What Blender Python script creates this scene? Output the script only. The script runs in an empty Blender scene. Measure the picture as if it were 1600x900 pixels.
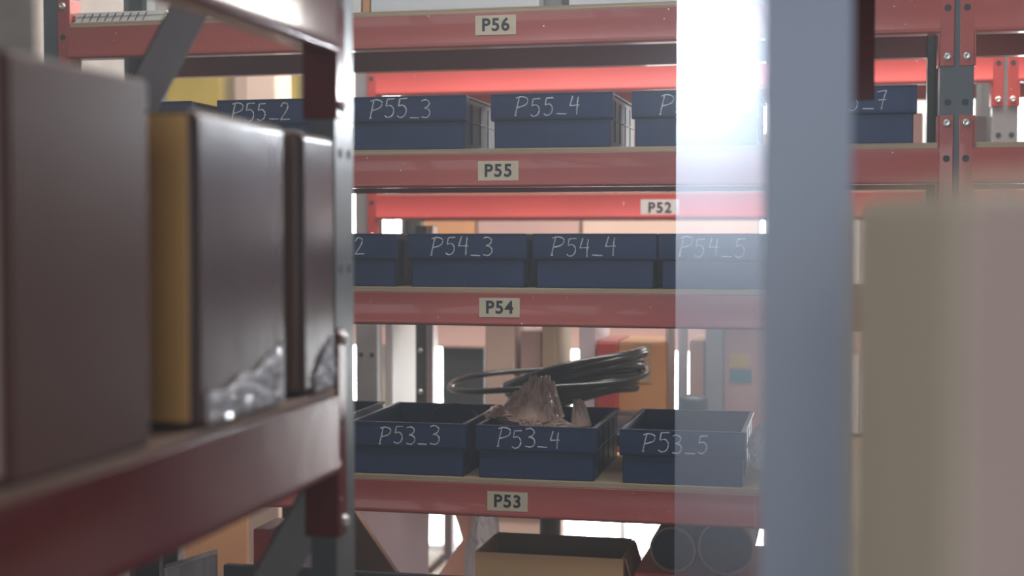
import bpy, bmesh, math, random
from mathutils import Vector, Matrix, noise
random.seed(7)
SC = bpy.context.scene
COL = SC.collection

# ------------------------------------------------------------------ camera, light, exposure
EYE = 1.55
F_PX = 2222.0
YAW = math.atan(500.0 / F_PX)
PITCH = math.atan(85.0 / F_PX)
CAM_POS = Vector((0, 0, EYE))
FWD = Vector((-math.sin(YAW) * math.cos(PITCH), math.cos(YAW) * math.cos(PITCH), -math.sin(PITCH)))
RGT = Vector((math.cos(YAW), math.sin(YAW), 0))
UPV = RGT.cross(FWD)
cam_data = bpy.data.cameras.new('camera')
cam = bpy.data.objects.new('camera', cam_data)
COL.objects.link(cam)
cam.matrix_world = Matrix.Translation(CAM_POS) @ Matrix((RGT, UPV, -FWD)).transposed().to_4x4()
cam_data.sensor_width = 36.0
cam_data.lens = 50.0
cam_data.clip_start = 0.02
cam_data.dof.use_dof = True
cam_data.dof.focus_distance = 2.5
cam_data.dof.aperture_fstop = 2.8
SC.camera = cam

SC.view_settings.view_transform = 'Standard'
SC.view_settings.look = 'None'
SC.view_settings.gamma = 1.0
SC.view_settings.use_curve_mapping = False
SC.view_settings.exposure = 0.0

world = bpy.data.worlds.new('world')
SC.world = world
world.use_nodes = True
wn = world.node_tree.nodes['Background']
wn.inputs['Color'].default_value = (0.60, 0.70, 0.90, 1)
wn.inputs['Strength'].default_value = 0.30
HAZE = 0.034

WINDOW_GAIN = 9.0
BULB_GAIN = 620.0
CEILING_GAIN = 1.0

def area(name, loc, target, size, size_y, power, color):
    ld = bpy.data.lights.new(name, 'AREA')
    ld.shape = 'RECTANGLE'
    ld.size, ld.size_y, ld.energy, ld.color = size, size_y, power, color
    o = bpy.data.objects.new(name, ld)
    COL.objects.link(o)
    o.location = loc
    o.rotation_euler = (Vector(target) - Vector(loc)).to_track_quat('-Z', 'Y').to_euler()
    return o
# fill lights added out of view, in front of and behind the racks
area('front_fill', (-1.7, -1.6, 3.0), (-0.2, 2.5, 1.6), 1.6, 1.0, 12, (0.95, 0.95, 1.0))
area('aisle_fill', (-0.45, 1.7, 3.2), (-0.45, 1.9, 0.0), 1.3, 0.25, 15, (0.95, 0.97, 1.0))
area('camera_fill', (0.0, -0.85, 1.6), (-0.1, 1.5, 1.6), 1.0, 0.6, 9.5, (0.96, 0.97, 1.0))
area('rack_gap_fill', (-0.1, 3.08, 3.25), (-0.1, 3.3, 0.0), 2.4, 0.3, 105, (1.0, 0.95, 0.88))
area('far_fill', (0.6, 5.6, 3.25), (0.4, 4.6, 0.0), 2.6, 0.5, 150, (1.0, 0.97, 0.92))

# ------------------------------------------------------------------ picture pixel -> point in the room
def ray(px, py):
    return FWD + RGT * ((px - 800.0) / F_PX) + UPV * ((450.0 - py) / F_PX)
def at(px, py, Y):
    d = ray(px, py)
    return CAM_POS + d * (Y / d.y)
def on_x(px, py, X):
    d = ray(px, py)
    return CAM_POS + d * (X / d.x)
def X_(px, Y, py=365): return at(px, py, Y).x
def Z_(py, Y, px=800): return at(px, py, Y).z

# ------------------------------------------------------------------ materials
def mat(name, color, rough=0.5, metal=0.0, var=0.12, scale=6.0, bump=0.0, bscale=60.0, spec=0.5, coat=0.0,
        specks=0.0, speck_color=(0.75, 0.72, 0.7), trans=0.0, stretch=(1, 1, 1)):
    m = bpy.data.materials.new(name)
    m.use_nodes = True
    nt = m.node_tree
    b = nt.nodes['Principled BSDF']
    tc = nt.nodes.new('ShaderNodeTexCoord')
    mp = nt.nodes.new('ShaderNodeMapping')
    mp.inputs['Scale'].default_value = stretch
    nt.links.new(tc.outputs['Object'], mp.inputs['Vector'])
    n = nt.nodes.new('ShaderNodeTexNoise')
    n.inputs['Scale'].default_value = scale
    n.inputs['Detail'].default_value = 6
    nt.links.new(mp.outputs['Vector'], n.inputs['Vector'])
    r = nt.nodes.new('ShaderNodeValToRGB')
    r.color_ramp.elements[0].position = 0.3
    r.color_ramp.elements[1].position = 0.7
    c = Vector(color)
    lo, hi = c * (1 - var), c * (1 + var)
    r.color_ramp.elements[0].color = (*lo, 1)
    r.color_ramp.elements[1].color = (*[min(1, v) for v in hi], 1)
    nt.links.new(n.outputs['Fac'], r.inputs['Fac'])
    out = r.outputs['Color']
    if specks > 0:
        v = nt.nodes.new('ShaderNodeTexNoise')
        v.inputs['Scale'].default_value = 130
        v.inputs['Detail'].default_value = 2
        nt.links.new(tc.outputs['Object'], v.inputs['Vector'])
        r2 = nt.nodes.new('ShaderNodeValToRGB')
        r2.color_ramp.elements[0].position = 0.80 - specks
        r2.color_ramp.elements[1].position = 0.83 - specks
        nt.links.new(v.outputs['Fac'], r2.inputs['Fac'])
        mx = nt.nodes.new('ShaderNodeMix')
        mx.data_type = 'RGBA'
        nt.links.new(r2.outputs['Color'], mx.inputs[0])
        nt.links.new(out, mx.inputs[6])
        mx.inputs[7].default_value = (*speck_color, 1)
        out = mx.outputs[2]
    nt.links.new(out, b.inputs['Base Color'])
    mr = nt.nodes.new('ShaderNodeMapRange')
    mr.inputs['To Min'].default_value = max(0.02, rough * 0.8)
    mr.inputs['To Max'].default_value = min(1, rough * 1.2)
    nt.links.new(n.outputs['Fac'], mr.inputs['Value'])
    nt.links.new(mr.outputs['Result'], b.inputs['Roughness'])
    b.inputs['Metallic'].default_value = metal
    b.inputs['Specular IOR Level'].default_value = spec
    b.inputs['Coat Weight'].default_value = coat
    b.inputs['Transmission Weight'].default_value = trans
    if bump > 0:
        nb = nt.nodes.new('ShaderNodeTexNoise')
        nb.inputs['Scale'].default_value = bscale
        nb.inputs['Detail'].default_value = 4
        nt.links.new(mp.outputs['Vector'], nb.inputs['Vector'])
        bp = nt.nodes.new('ShaderNodeBump')
        bp.inputs['Strength'].default_value = bump
        bp.inputs['Distance'].default_value = 0.01
        nt.links.new(nb.outputs['Fac'], bp.inputs['Height'])
        nt.links.new(bp.outputs['Normal'], b.inputs['Normal'])
    return m

def emit(name, color, strength):
    m = bpy.data.materials.new(name)
    m.use_nodes = True
    b = m.node_tree.nodes['Principled BSDF']
    b.inputs['Base Color'].default_value = (*color, 1)
    b.inputs['Emission Color'].default_value = (*color, 1)
    b.inputs['Emission Strength'].default_value = strength
    b.inputs['Roughness'].default_value = 0.2
    return m

def film(name, tint, clear, rough=0.25):
    """thin plastic film: part clear, part milky; milkier at grazing angles"""
    m = bpy.data.materials.new(name)
    m.use_nodes = True
    nt = m.node_tree
    nt.nodes.remove(nt.nodes['Principled BSDF'])
    out = nt.nodes['Material Output']
    tr = nt.nodes.new('ShaderNodeBsdfTransparent')
    tl = nt.nodes.new('ShaderNodeBsdfTranslucent')
    df = nt.nodes.new('ShaderNodeBsdfDiffuse')
    gl = nt.nodes.new('ShaderNodeBsdfGlossy')
    tl.inputs['Color'].default_value = (*tint, 1)
    df.inputs['Color'].default_value = (*tint, 1)
    gl.inputs['Roughness'].default_value = rough
    m1 = nt.nodes.new('ShaderNodeMixShader'); m1.inputs[0].default_value = 0.45
    nt.links.new(tl.outputs[0], m1.inputs[1]); nt.links.new(df.outputs[0], m1.inputs[2])
    m2 = nt.nodes.new('ShaderNodeMixShader'); m2.inputs[0].default_value = 0.06
    nt.links.new(m1.outputs[0], m2.inputs[1]); nt.links.new(gl.outputs[0], m2.inputs[2])
    lw = nt.nodes.new('ShaderNodeLayerWeight'); lw.inputs['Blend'].default_value = 0.5
    n = nt.nodes.new('ShaderNodeTexNoise'); n.inputs['Scale'].default_value = 5
    mr = nt.nodes.new('ShaderNodeMapRange')
    mr.inputs['From Min'].default_value = 0.05; mr.inputs['From Max'].default_value = 0.75
    mr.inputs['To Min'].default_value = 1 - clear; mr.inputs['To Max'].default_value = 0.93
    nt.links.new(lw.outputs['Facing'], mr.inputs['Value'])
    m3 = nt.nodes.new('ShaderNodeMixShader')
    nt.links.new(mr.outputs['Result'], m3.inputs[0])
    nt.links.new(tr.outputs[0], m3.inputs[1]); nt.links.new(m2.outputs[0], m3.inputs[2])
    nt.links.new(m3.outputs[0], out.inputs['Surface'])
    return m

M = {}
M['red'] = mat('red_paint', (0.34, 0.068, 0.055), 0.34, var=0.10, scale=3, bump=0.05, bscale=25, specks=0.04, coat=0.3)
M['maroon'] = mat('shaded_red_gloss_paint', (0.10, 0.013, 0.015), 0.17, var=0.12, scale=4, bump=0.06, bscale=10, spec=0.22, coat=0.0, specks=0.02)  # same red paint as the bin rack, its shade put into the colour
M['scarlet'] = mat('scarlet_paint', (0.46, 0.055, 0.048), 0.40, var=0.10, scale=3, specks=0.03)
M['slate'] = mat('slate_steel_paint', (0.085, 0.10, 0.11), 0.36, var=0.12, scale=8, bump=0.04, bscale=40, metal=0.1)
M['bluegrey'] = mat('blue_grey_steel_paint', (0.38, 0.475, 0.65), 0.42, var=0.05, scale=3)
M['bracegrey'] = mat('dull_grey_brace', (0.26, 0.26, 0.27), 0.38, metal=0.0, var=0.15, scale=10)
M['zinc'] = mat('zinc_bolt', (0.62, 0.62, 0.60), 0.30, metal=0.8, var=0.2, scale=60)
M['hole'] = mat('dark_hole_disc', (0.03, 0.035, 0.04), 0.8)  # dark discs: shade inside the bolt holes put into the colour
M['holegrey'] = mat('grey_hole_disc', (0.14, 0.14, 0.15), 0.7)
M['ply'] = mat('plywood', (0.36, 0.27, 0.17), 0.6, var=0.3, scale=3, stretch=(1, 1, 90), bump=0.1, bscale=20)
M['navy'] = mat('navy_plastic', (0.020, 0.038, 0.098), 0.40, spec=0.3, var=0.18, scale=9, bump=0.06, bscale=30, specks=0.015, speck_color=(0.2, 0.24, 0.3))
M['chalk'] = mat('chalk_marker', (0.46, 0.49, 0.53), 0.8, var=0.3, scale=70)
M['label'] = mat('cream_label_paper', (0.58, 0.51, 0.37), 0.6, var=0.06, scale=20)
M['ink'] = mat('black_ink', (0.015, 0.016, 0.03), 0.6)
M['card'] = mat('brown_cardboard', (0.46, 0.27, 0.135), 0.75, var=0.10, scale=4, bump=0.05, bscale=40)
M['card_tan'] = mat('tan_cardboard', (0.46, 0.35, 0.23), 0.75, var=0.10, scale=4)
M['card_orange'] = mat('orange_cardboard', (0.62, 0.31, 0.14), 0.75, var=0.10, scale=4)
M['card_peach'] = mat('pale_peach_cardboard', (0.74, 0.56, 0.47), 0.75, var=0.06, scale=4)
M['card_pink'] = mat('dusty_pink_cardboard', (0.56, 0.37, 0.34), 0.75, var=0.08, scale=4)
M['card_light'] = mat('brightened_cardboard', (0.66, 0.40, 0.20), 0.75, var=0.08, scale=4, bump=0.05, bscale=40)  # cardboard lightened in place of light missing under the shelf
M['card_dark'] = mat('dark_brown_board', (0.16, 0.085, 0.055), 0.6, var=0.12, scale=5)
M['ochre'] = mat('ochre_board', (0.56, 0.33, 0.10), 0.6, var=0.12, scale=5, stretch=(1, 1, 0.3))
M['boxbrown'] = mat('brown_laminated_box', (0.080, 0.034, 0.029), 0.42, var=0.12, scale=3, bump=0.08, bscale=6, spec=0.12)
M['boxgloss'] = mat('brown_glossy_box', (0.060, 0.030, 0.032), 0.24, var=0.15, scale=3, bump=0.15, bscale=7, spec=0.25, coat=0.0)
M['boxpale'] = mat('taupe_box_edge', (0.38, 0.30, 0.28), 0.6, var=0.08)
M['beige'] = mat('beige_carton', (0.62, 0.56, 0.44), 0.6, var=0.05, scale=3)
M['tape'] = mat('parcel_tape', (0.50, 0.36, 0.22), 0.25, var=0.06)
M['white'] = mat('white_board', (0.70, 0.72, 0.73), 0.5, var=0.04)
M['paper'] = mat('white_paper', (0.80, 0.79, 0.76), 0.7, var=0.04)
M['lavender'] = mat('pale_lavender_panel', (0.66, 0.60, 0.66), 0.5, var=0.05)
M['yellow'] = mat('yellow_carton', (0.62, 0.47, 0.08), 0.55, var=0.10)
M['bluebox'] = mat('blue_carton', (0.08, 0.12, 0.42), 0.5)
M['teal'] = mat('teal_plastic', (0.05, 0.24, 0.26), 0.4)
M['greybox'] = mat('grey_board', (0.26, 0.27, 0.28), 0.6)
M['graywarm'] = mat('warm_grey_wrap', (0.22, 0.19, 0.175), 0.4, var=0.3, scale=5, bump=0.3, bscale=8)
M['black'] = mat('black_rubber', (0.010, 0.010, 0.011), 0.28, var=0.2, coat=0.05)
M['blackmat'] = mat('black_plastic', (0.02, 0.021, 0.025), 0.5)
M['pipe'] = mat('dark_pipe', (0.035, 0.04, 0.055), 0.5, var=0.2)
M['pipe_wall'] = mat('pipe_paper_edge', (0.34, 0.22, 0.19), 0.7)
M['alu'] = mat('brushed_aluminium', (0.62, 0.61, 0.63), 0.3, metal=0.8, var=0.1, scale=20, stretch=(1, 1, 12))
M['aluplate'] = mat('streaked_grey_plate', (0.40, 0.37, 0.39), 0.4, var=0.35, scale=16, stretch=(4, 4, 0.6))
M['bag'] = mat('brown_plastic_film', (0.36, 0.235, 0.18), 0.24, var=0.25, scale=14, spec=0.55, bump=0.25, bscale=45)
M['concrete'] = mat('concrete_floor', (0.28, 0.27, 0.26), 0.7, var=0.15, scale=2, bump=0.05)
M['plaster'] = mat('plaster_wall', (0.52, 0.50, 0.48), 0.85, var=0.06, scale=1.5)
M['pale_wall'] = mat('pale_wall', (0.60, 0.55, 0.53), 0.85, var=0.06, scale=1.5)
M['sheet'] = film('pale_translucent_sheet', (0.86, 0.78, 0.82), 0.05)
M['sheet_peach'] = film('peach_translucent_sheet', (0.86, 0.62, 0.52), 0.03)
M['pvc'] = film('milky_pvc', (0.62, 0.72, 0.86), 0.70)
M['wrap'] = film('clear_wrap', (0.82, 0.84, 0.9), 0.45, 0.12)
M['glass'] = emit('bright_window', (0.93, 0.98, 1.0), WINDOW_GAIN)
M['bulb'] = emit('lit_bulb', (0.90, 0.95, 1.0), BULB_GAIN)

# ------------------------------------------------------------------ mesh building
class MB:
    def __init__(self):
        self.bm = bmesh.new()
    def box(self, x0, x1, y0, y1, z0, z1, mtx=None):
        vs = [Vector((x, y, z)) for x in (x0, x1) for y in (y0, y1) for z in (z0, z1)]
        if mtx: vs = [mtx @ v for v in vs]
        v = [self.bm.verts.new(p) for p in vs]
        for f in ((0, 1, 3, 2), (4, 6, 7, 5), (0, 4, 5, 1), (2, 3, 7, 6), (0, 2, 6, 4), (1, 5, 7, 3)):
            self.bm.faces.new([v[i] for i in f])
        return self
    def prism(self, pts, a, b, axis='x', mtx=None):
        """closed outline (two coords) extruded from a to b along an axis"""
        def P(u, w, t):
            p = Vector((t, u, w)) if axis == 'x' else (Vector((u, t, w)) if axis == 'y' else Vector((u, w, t)))
            return mtx @ p if mtx else p
        A = [self.bm.verts.new(P(u, w, a)) for u, w in pts]
        B = [self.bm.verts.new(P(u, w, b)) for u, w in pts]
        n = len(pts)
        self.bm.faces.new(A); self.bm.faces.new(list(reversed(B)))
        for i in range(n):
            self.bm.faces.new((A[i], B[i], B[(i + 1) % n], A[(i + 1) % n]))
        return self
    def tube(self, pts, r, seg=10, closed=False, flat=1.0):
        pts = [Vector(p) for p in pts]
        n = len(pts); rings = []
        up = Vector((0, 0, 1))
        for i, p in enumerate(pts):
            if closed: t = pts[(i + 1) % n] - pts[i - 1]
            else: t = pts[min(i + 1, n - 1)] - pts[max(i - 1, 0)]
            t.normalize()
            s = t.cross(up)
            if s.length < 1e-4: s = t.cross(Vector((0, 1, 0)))
            s.normalize(); u = s.cross(t)
            rr = r[i] if isinstance(r, (list, tuple)) else r
            rings.append([self.bm.verts.new(p + (s * math.cos(a) + u * math.sin(a) * flat) * rr)
                          for a in [2 * math.pi * k / seg for k in range(seg)]])
        m = n if closed else n - 1
        for i in range(m):
            A, B = rings[i], rings[(i + 1) % n]
            for k in range(seg):
                self.bm.faces.new((A[k], A[(k + 1) % seg], B[(k + 1) % seg], B[k]))
        if not closed:
            self.bm.faces.new(list(reversed(rings[0]))); self.bm.faces.new(rings[-1])
        return self
    def lathe(self, prof, seg=16, mtx=None, cap=True):
        rings = []
        for r, h in prof:
            ring = []
            for k in range(seg):
                a = 2 * math.pi * k / seg
                p = Vector((r * math.cos(a), r * math.sin(a), h))
                ring.append(self.bm.verts.new(mtx @ p if mtx else p))
            rings.append(ring)
        for A, B in zip(rings, rings[1:]):
            for k in range(seg):
                self.bm.faces.new((A[k], A[(k + 1) % seg], B[(k + 1) % seg], B[k]))
        if cap:
            self.bm.faces.new(list(reversed(rings[0]))); self.bm.faces.new(rings[-1])
        return self
    def build(self, name, material, parent=None, bevel=0.0, smooth=False, label=None, seg=2):
        bmesh.ops.recalc_face_normals(self.bm, faces=self.bm.faces)
        me = bpy.data.meshes.new(name)
        self.bm.to_mesh(me); self.bm.free()
        me.materials.append(material)
        if smooth or bevel:
            for p in me.polygons: p.use_smooth = True
        o = bpy.data.objects.new(name, me)
        COL.objects.link(o)
        if parent: o.parent = parent
        if bevel:
            b = o.modifiers.new('bevel', 'BEVEL')
            b.width = bevel; b.segments = seg; b.limit_method = 'ANGLE'; b.angle_limit = math.radians(40)
            b.harden_normals = True
        if label: o['label'] = label
        return o

def tag(o, label, cat, group=None, kind=None):
    o['label'] = label; o['category'] = cat
    if group: o['group'] = group
    if kind: o['kind'] = kind
    return o
def thing(name, label, cat, loc=(0, 0, 0), rz=0.0, group=None):
    o = bpy.data.objects.new(name, None)
    COL.objects.link(o)
    o.empty_display_size = 0.05
    o.location = loc; o.rotation_euler = (0, 0, rz)
    return tag(o, label, cat, group)
def structure(o, label=None, cat=None):
    o['kind'] = 'structure'
    if label: o['label'] = label
    if cat: o['category'] = cat
    return o
def share(src, name, parent, loc=None):
    """another part with the same mesh"""
    o = src.copy(); o.name = name
    COL.objects.link(o)
    o.parent = parent
    if loc is not None: o.location = loc
    return o
def smooth_line(pts, sub=6):
    if len(pts) < 3: return pts
    P = [Vector(p) for p in pts]; out = []
    for i in range(len(P) - 1):
        p0, p1, p2, p3 = P[max(i - 1, 0)], P[i], P[i + 1], P[min(i + 2, len(P) - 1)]
        for k in range(sub):
            t = k / sub
            out.append(0.5 * ((2 * p1) + (p2 - p0) * t + (2 * p0 - 5 * p1 + 4 * p2 - p3) * t * t + (3 * p1 - p0 - 3 * p2 + p3) * t ** 3))
    out.append(P[-1])
    return out

# ------------------------------------------------------------------ the room
f = MB().box(-3.6, 3.6, -2.6, 6.7, -0.05, 0).build('floor', M['concrete']); structure(f, 'grey concrete warehouse floor', 'floor')
c = MB().box(-3.6, 3.6, 0.4, 6.7, 3.4, 3.45).build('ceiling', M['plaster']); structure(c, 'plain pale ceiling of the store room', 'ceiling')
w = MB().box(-3.6, 3.6, 6.6, 6.7, 0, 3.4).build('wall_back', M['pale_wall']); structure(w, 'pale wall behind all the racks', 'wall')
w = MB().box(-3.7, -3.6, -2.6, 6.7, 0, 3.4).build('wall_left', M['plaster']); structure(w, 'plain wall at the end of the rack rows', 'wall')
w = MB().box(3.6, 3.7, -2.6, 6.7, 0, 3.4).build('wall_right', M['plaster']); structure(w, 'plain wall at the far end of the rack rows', 'wall')

def window(n, px0, px1, z0, z1, muntins, label):
    Y = 6.598
    x0, x1 = X_(px0, Y), X_(px1, Y)
    r = thing('window_%d' % n, label, 'window', ((x0 + x1) / 2, Y, z0))
    r['kind'] = 'structure'
    h, hw = z1 - z0, (x1 - x0) / 2
    MB().box(-hw, hw, -0.02, -0.005, 0, h).build('pane', M['glass'], r)
    fr = MB()
    fr.box(-hw - .05, -hw, -0.06, 0, -.05, h + .05).box(hw, hw + .05, -0.06, 0, -.05, h + .05)
    fr.box(-hw, hw, -0.06, 0, -.05, 0).box(-hw, hw, -0.06, 0, h, h + .05)
    for k in range(1, muntins):
        xx = -hw + 2 * hw * k / muntins
        fr.box(xx - .02, xx + .02, -0.05, -0.02, 0, h)
    fr.build('frame', M['white'], r, bevel=0.004)
window(1, 548, 735, 0.06, 2.6, 2, 'tall bright window seen under the P53 beam beside the grey post')
window(2, 868, 1200, 0.06, 2.6, 3, 'wide bright window seen behind the open carton and the pipes')
window(3, 1480, 1800, 0.5, 2.6, 2, 'bright window behind the two-plate rack post')

# ------------------------------------------------------------------ pallet racks
def bolt_mesh(kind):
    mtx = Matrix.Rotation(math.radians(90), 4, 'X')
    if kind == 'bolt':
        return MB().lathe([(0.0072, 0), (0.0072, 0.0012), (0.0062, 0.0016), (0.0060, 0.0040), (0.0045, 0.0052), (0.0028, 0.0050), (0.0024, 0.0040)], 14, mtx)
    return MB().lathe([(0.0058, 0), (0.0058, 0.0004)], 14, mtx)

def rack(name, label, loc, rz, frames, depth, levels, height, beam_h, paint, post_mat, pw=0.055, pd=0.04, sf=0.04,
         up=0.055, down=0.055, braces=(), boards=True, rear=True, bays=None, board_mat=None, brace_w=0.036, no_board=()):
    """frames: x of every upright pair; levels: (z of beam top); front face at y = 0 looking to -y"""
    R = thing(name, label, 'rack', loc, rz)
    hw = pw / 2
    protos = {}
    def bolts(parent, kind, x, z, m):
        if kind not in protos:
            o = bolt_mesh(kind).build('bolt' if kind == 'bolt' else 'hole_disc', m, parent, smooth=(kind == 'bolt'))
            protos[kind] = o
        else:
            o = share(protos[kind], 'bolt' if kind == 'bolt' else 'hole_disc', parent)
        o.location = (x, -0.0031, z)
        return o
    for fx in frames:
        for back in (False, True):
            y0 = 0.0 if not back else depth
            s = 1 if not back else -1
            m = MB()
            pts = [(-hw, 0), (hw, 0), (hw, s * pd), (hw - .012, s * pd), (hw - .012, s * (pd - .002)), (hw - .002, s * (pd - .002)), (hw - .002, s * .002),
                   (-hw + .002, s * .002), (-hw + .002, s * (pd - .002)), (-hw + .012, s * (pd - .002)), (-hw + .012, s * pd), (-hw, s * pd)]
            m.prism([(fx + a, y0 + b) for a, b in pts], 0, height, 'z')
            p = m.build('post', post_mat, R, bevel=0.0012)
            foot = MB().box(fx - .06, fx + .06, y0 + s * (-.02), y0 + s * (pd + .02), 0, .006).build('foot_plate', post_mat, p)
            if not back:
                for k in range(int(height / 0.13)):
                    z = 0.08 + k * 0.13
                    if all(not (zt - beam_h - down - .01 < z < zt + up + .01) for zt in levels):
                        for sx in (-1, 1):
                            bolts(p, 'hole', fx + sx * 0.014, z, M['hole']).location.y = -0.0002
        for (za, zb) in braces:
            d = Vector((0, depth - .03, zb - za)); L = d.length; d.normalize()
            mm = Matrix.Translation((fx, 0.015, za)) @ Matrix((Vector((1, 0, 0)), d, Vector((1, 0, 0)).cross(d))).transposed().to_4x4()
            b = MB().box(-hw + .004, -hw + .007, 0, L, -brace_w / 2, brace_w / 2, mm).box(-hw + .004, -hw + .028, 0, L, brace_w / 2 - .003, brace_w / 2, mm)
            br = b.build('brace', M['bracegrey'], R, bevel=0.0008)
    n = len(frames)
    for li, zt in enumerate(levels):
        zb = zt - beam_h
        for i in range(n - 1):
            if bays and (li, i) not in bays: continue
            x0, x1 = frames[i] + hw - .001, frames[i + 1] - hw + .001
            prof = [(-.003, zt), (-.003, zb + beam_h * .20), (-.0055, zb + beam_h * .15), (-.0055, zb + .003), (-.002, zb), (.028, zb), (.028, zt - .012), (.018, zt - .012), (.018, zt)]
            fb = MB().prism(prof, x0, x1, 'x').build('beam', paint, R, bevel=0.0012)
            if rear:
                prof2 = [(depth - u, v) for u, v in prof]
                MB().prism(prof2, x0, x1, 'x').build('beam', paint, R, bevel=0.0012)
            for sx, fx in ((1, frames[i]), (-1, frames[i + 1])):
                a, b2 = sorted((fx + sx * .0045, fx + sx * hw))
                pl = MB()
                pl.box(a, b2, -.003, 0, zb - down, zt + up)
                e = fx + sx * hw
                a2, b3 = sorted((e, e + sx * .003))
                pl.box(a2, b3, -.003, sf, zb - down, zt + up)
                plate = pl.build('end_plate', paint, R, bevel=0.002)
                bx = fx + sx * .0155
                for zz, kd in ((zt + up - .013, 'bolt'), (zb - down + .016, 'bolt'), ((zt + zb) / 2 + .012, 'hole')):
                    o = bolts(plate, kd, bx, zz, M['zinc'] if kd == 'bolt' else M['holegrey'])
            if boards and li not in no_board:
                MB().box(x0 + .003, x1 - .003, -.001, depth - .002, zt, zt + .0095).build('shelf_board', board_mat or M['ply'], R, bevel=0.0008)
    return R

def text_mesh(body, size, material, parent, loc, name='printed_code', bold=0.02):
    cu = bpy.data.curves.new(name, 'FONT')
    cu.body = body; cu.size = size; cu.align_x = 'CENTER'; cu.align_y = 'CENTER'; cu.offset = size * bold; cu.extrude = 0.0002
    cu.space_character = 1.14
    t = bpy.data.objects.new(name, cu)
    COL.objects.link(t)
    bpy.context.view_layer.update()
    me = bpy.data.meshes.new_from_object(t.evaluated_get(bpy.context.evaluated_depsgraph_get()))
    bpy.data.objects.remove(t)
    me.materials.clear(); me.materials.append(material)
    o = bpy.data.objects.new(name, me)
    COL.objects.link(o)
    o.parent = parent; o.location = loc; o.rotation_euler = (math.radians(90), 0, 0)
    return o

D = 2.5
P_DEPTH = 0.36
XL, XR = X_(92, D), X_(1492, D)
BAY = XR - XL
BEAM = 0.0600
LV = {'P56': Z_(19.5, D), 'P55': Z_(240, D), 'P54': Z_(458, D), 'P53': Z_(757.5, D)}
LV['P52'] = 0.60
P = rack('pallet_rack', 'red beamed storage rack carrying the rows of navy numbered bins', (XL, D, 0), 0,
         [0, BAY, 2 * BAY], P_DEPTH, [LV[k] for k in ('P52', 'P53', 'P54', 'P55', 'P56')], 2.25, BEAM, M['red'], M['slate'],
         bays=[(0, 0), (1, 0), (2, 0), (3, 0), (4, 0), (3, 1), (4, 1), (0, 1)])
for code, px, py in (('P56', 775, 39.5), ('P55', 779, 267), ('P54', 781, 480.5), ('P53', 793.5, 783)):
    p = at(px, py, D)
    lb = MB().box(-.0375, .0375, -.0006, 0, -.0175, .0175).build('shelf_label', M['label'], P)
    lb.location = (p.x - XL, -.0032 - (.0 if code else 0), p.z)
    text_mesh(code, .0315, M['ink'], lb, (0, -.0008, -.0005), bold=.026)

# ------------------------------------------------------------------ navy bins with hand-written codes
GLYPH = {
    'P': [[(0, 0), (.06, .3), (.22, .97)], [(.05, .93), (.35, 1.0), (.66, .88), (.58, .58), (.12, .42)], [(-.05, 0), (.08, .02)]],
    '5': [[(.58, 1), (.17, .98)], [(.17, .98), (.1, .6)], [(.1, .6), (.36, .64), (.52, .42), (.44, .12), (.2, 0), (.02, .1)]],
    '3': [[(.06, .95), (.3, 1), (.5, .84), (.4, .62), (.2, .54)], [(.2, .54), (.46, .46), (.52, .22), (.34, .02), (.03, .05)]],
    '4': [[(.2, 1), (.04, .48)], [(.04, .48), (.55, .5)], [(.5, .95), (.44, .5), (.42, 0)]],
    '2': [[(.05, .8), (.22, 1), (.46, .9), (.4, .58), (.02, .03)], [(.02, .03), (.6, .05)]],
    '7': [[(.05, .93), (.52, 1)], [(.52, 1), (.36, .5), (.26, 0)], [(.12, .5), (.5, .52)]],
    '1': [[(.05, .75), (.3, 1)], [(.3, 1), (.28, 0)]],
    '_': [[(0, .06), (.55, .04)]],
}
ADV = {'P': .80, '5': .72, '3': .70, '4': .70, '2': .7, '7': .7, '1': .5, '_': .66}
def hand_code(code, h, parent, x, y, z, seed):
    rnd = random.Random(seed)
    m = MB(); cx = 0
    for ch in code:
        dx, dz, sc = rnd.uniform(-.02, .02), rnd.uniform(-.05, .05), rnd.uniform(.93, 1.05)
        for st in GLYPH[ch]:
            pts = [(cx + (a + dx) * h * sc, 0, (b * sc + dz) * h) for a, b in st]
            pts = smooth_line(pts, 5)
            m.tube(pts, [.00128 * rnd.uniform(.7, 1.3) for _ in pts], 6)
        cx += ADV[ch] * h
    o = m.build('handwritten_code', M['chalk'], parent)
    o.location = (x, y, z)
    return o

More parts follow.
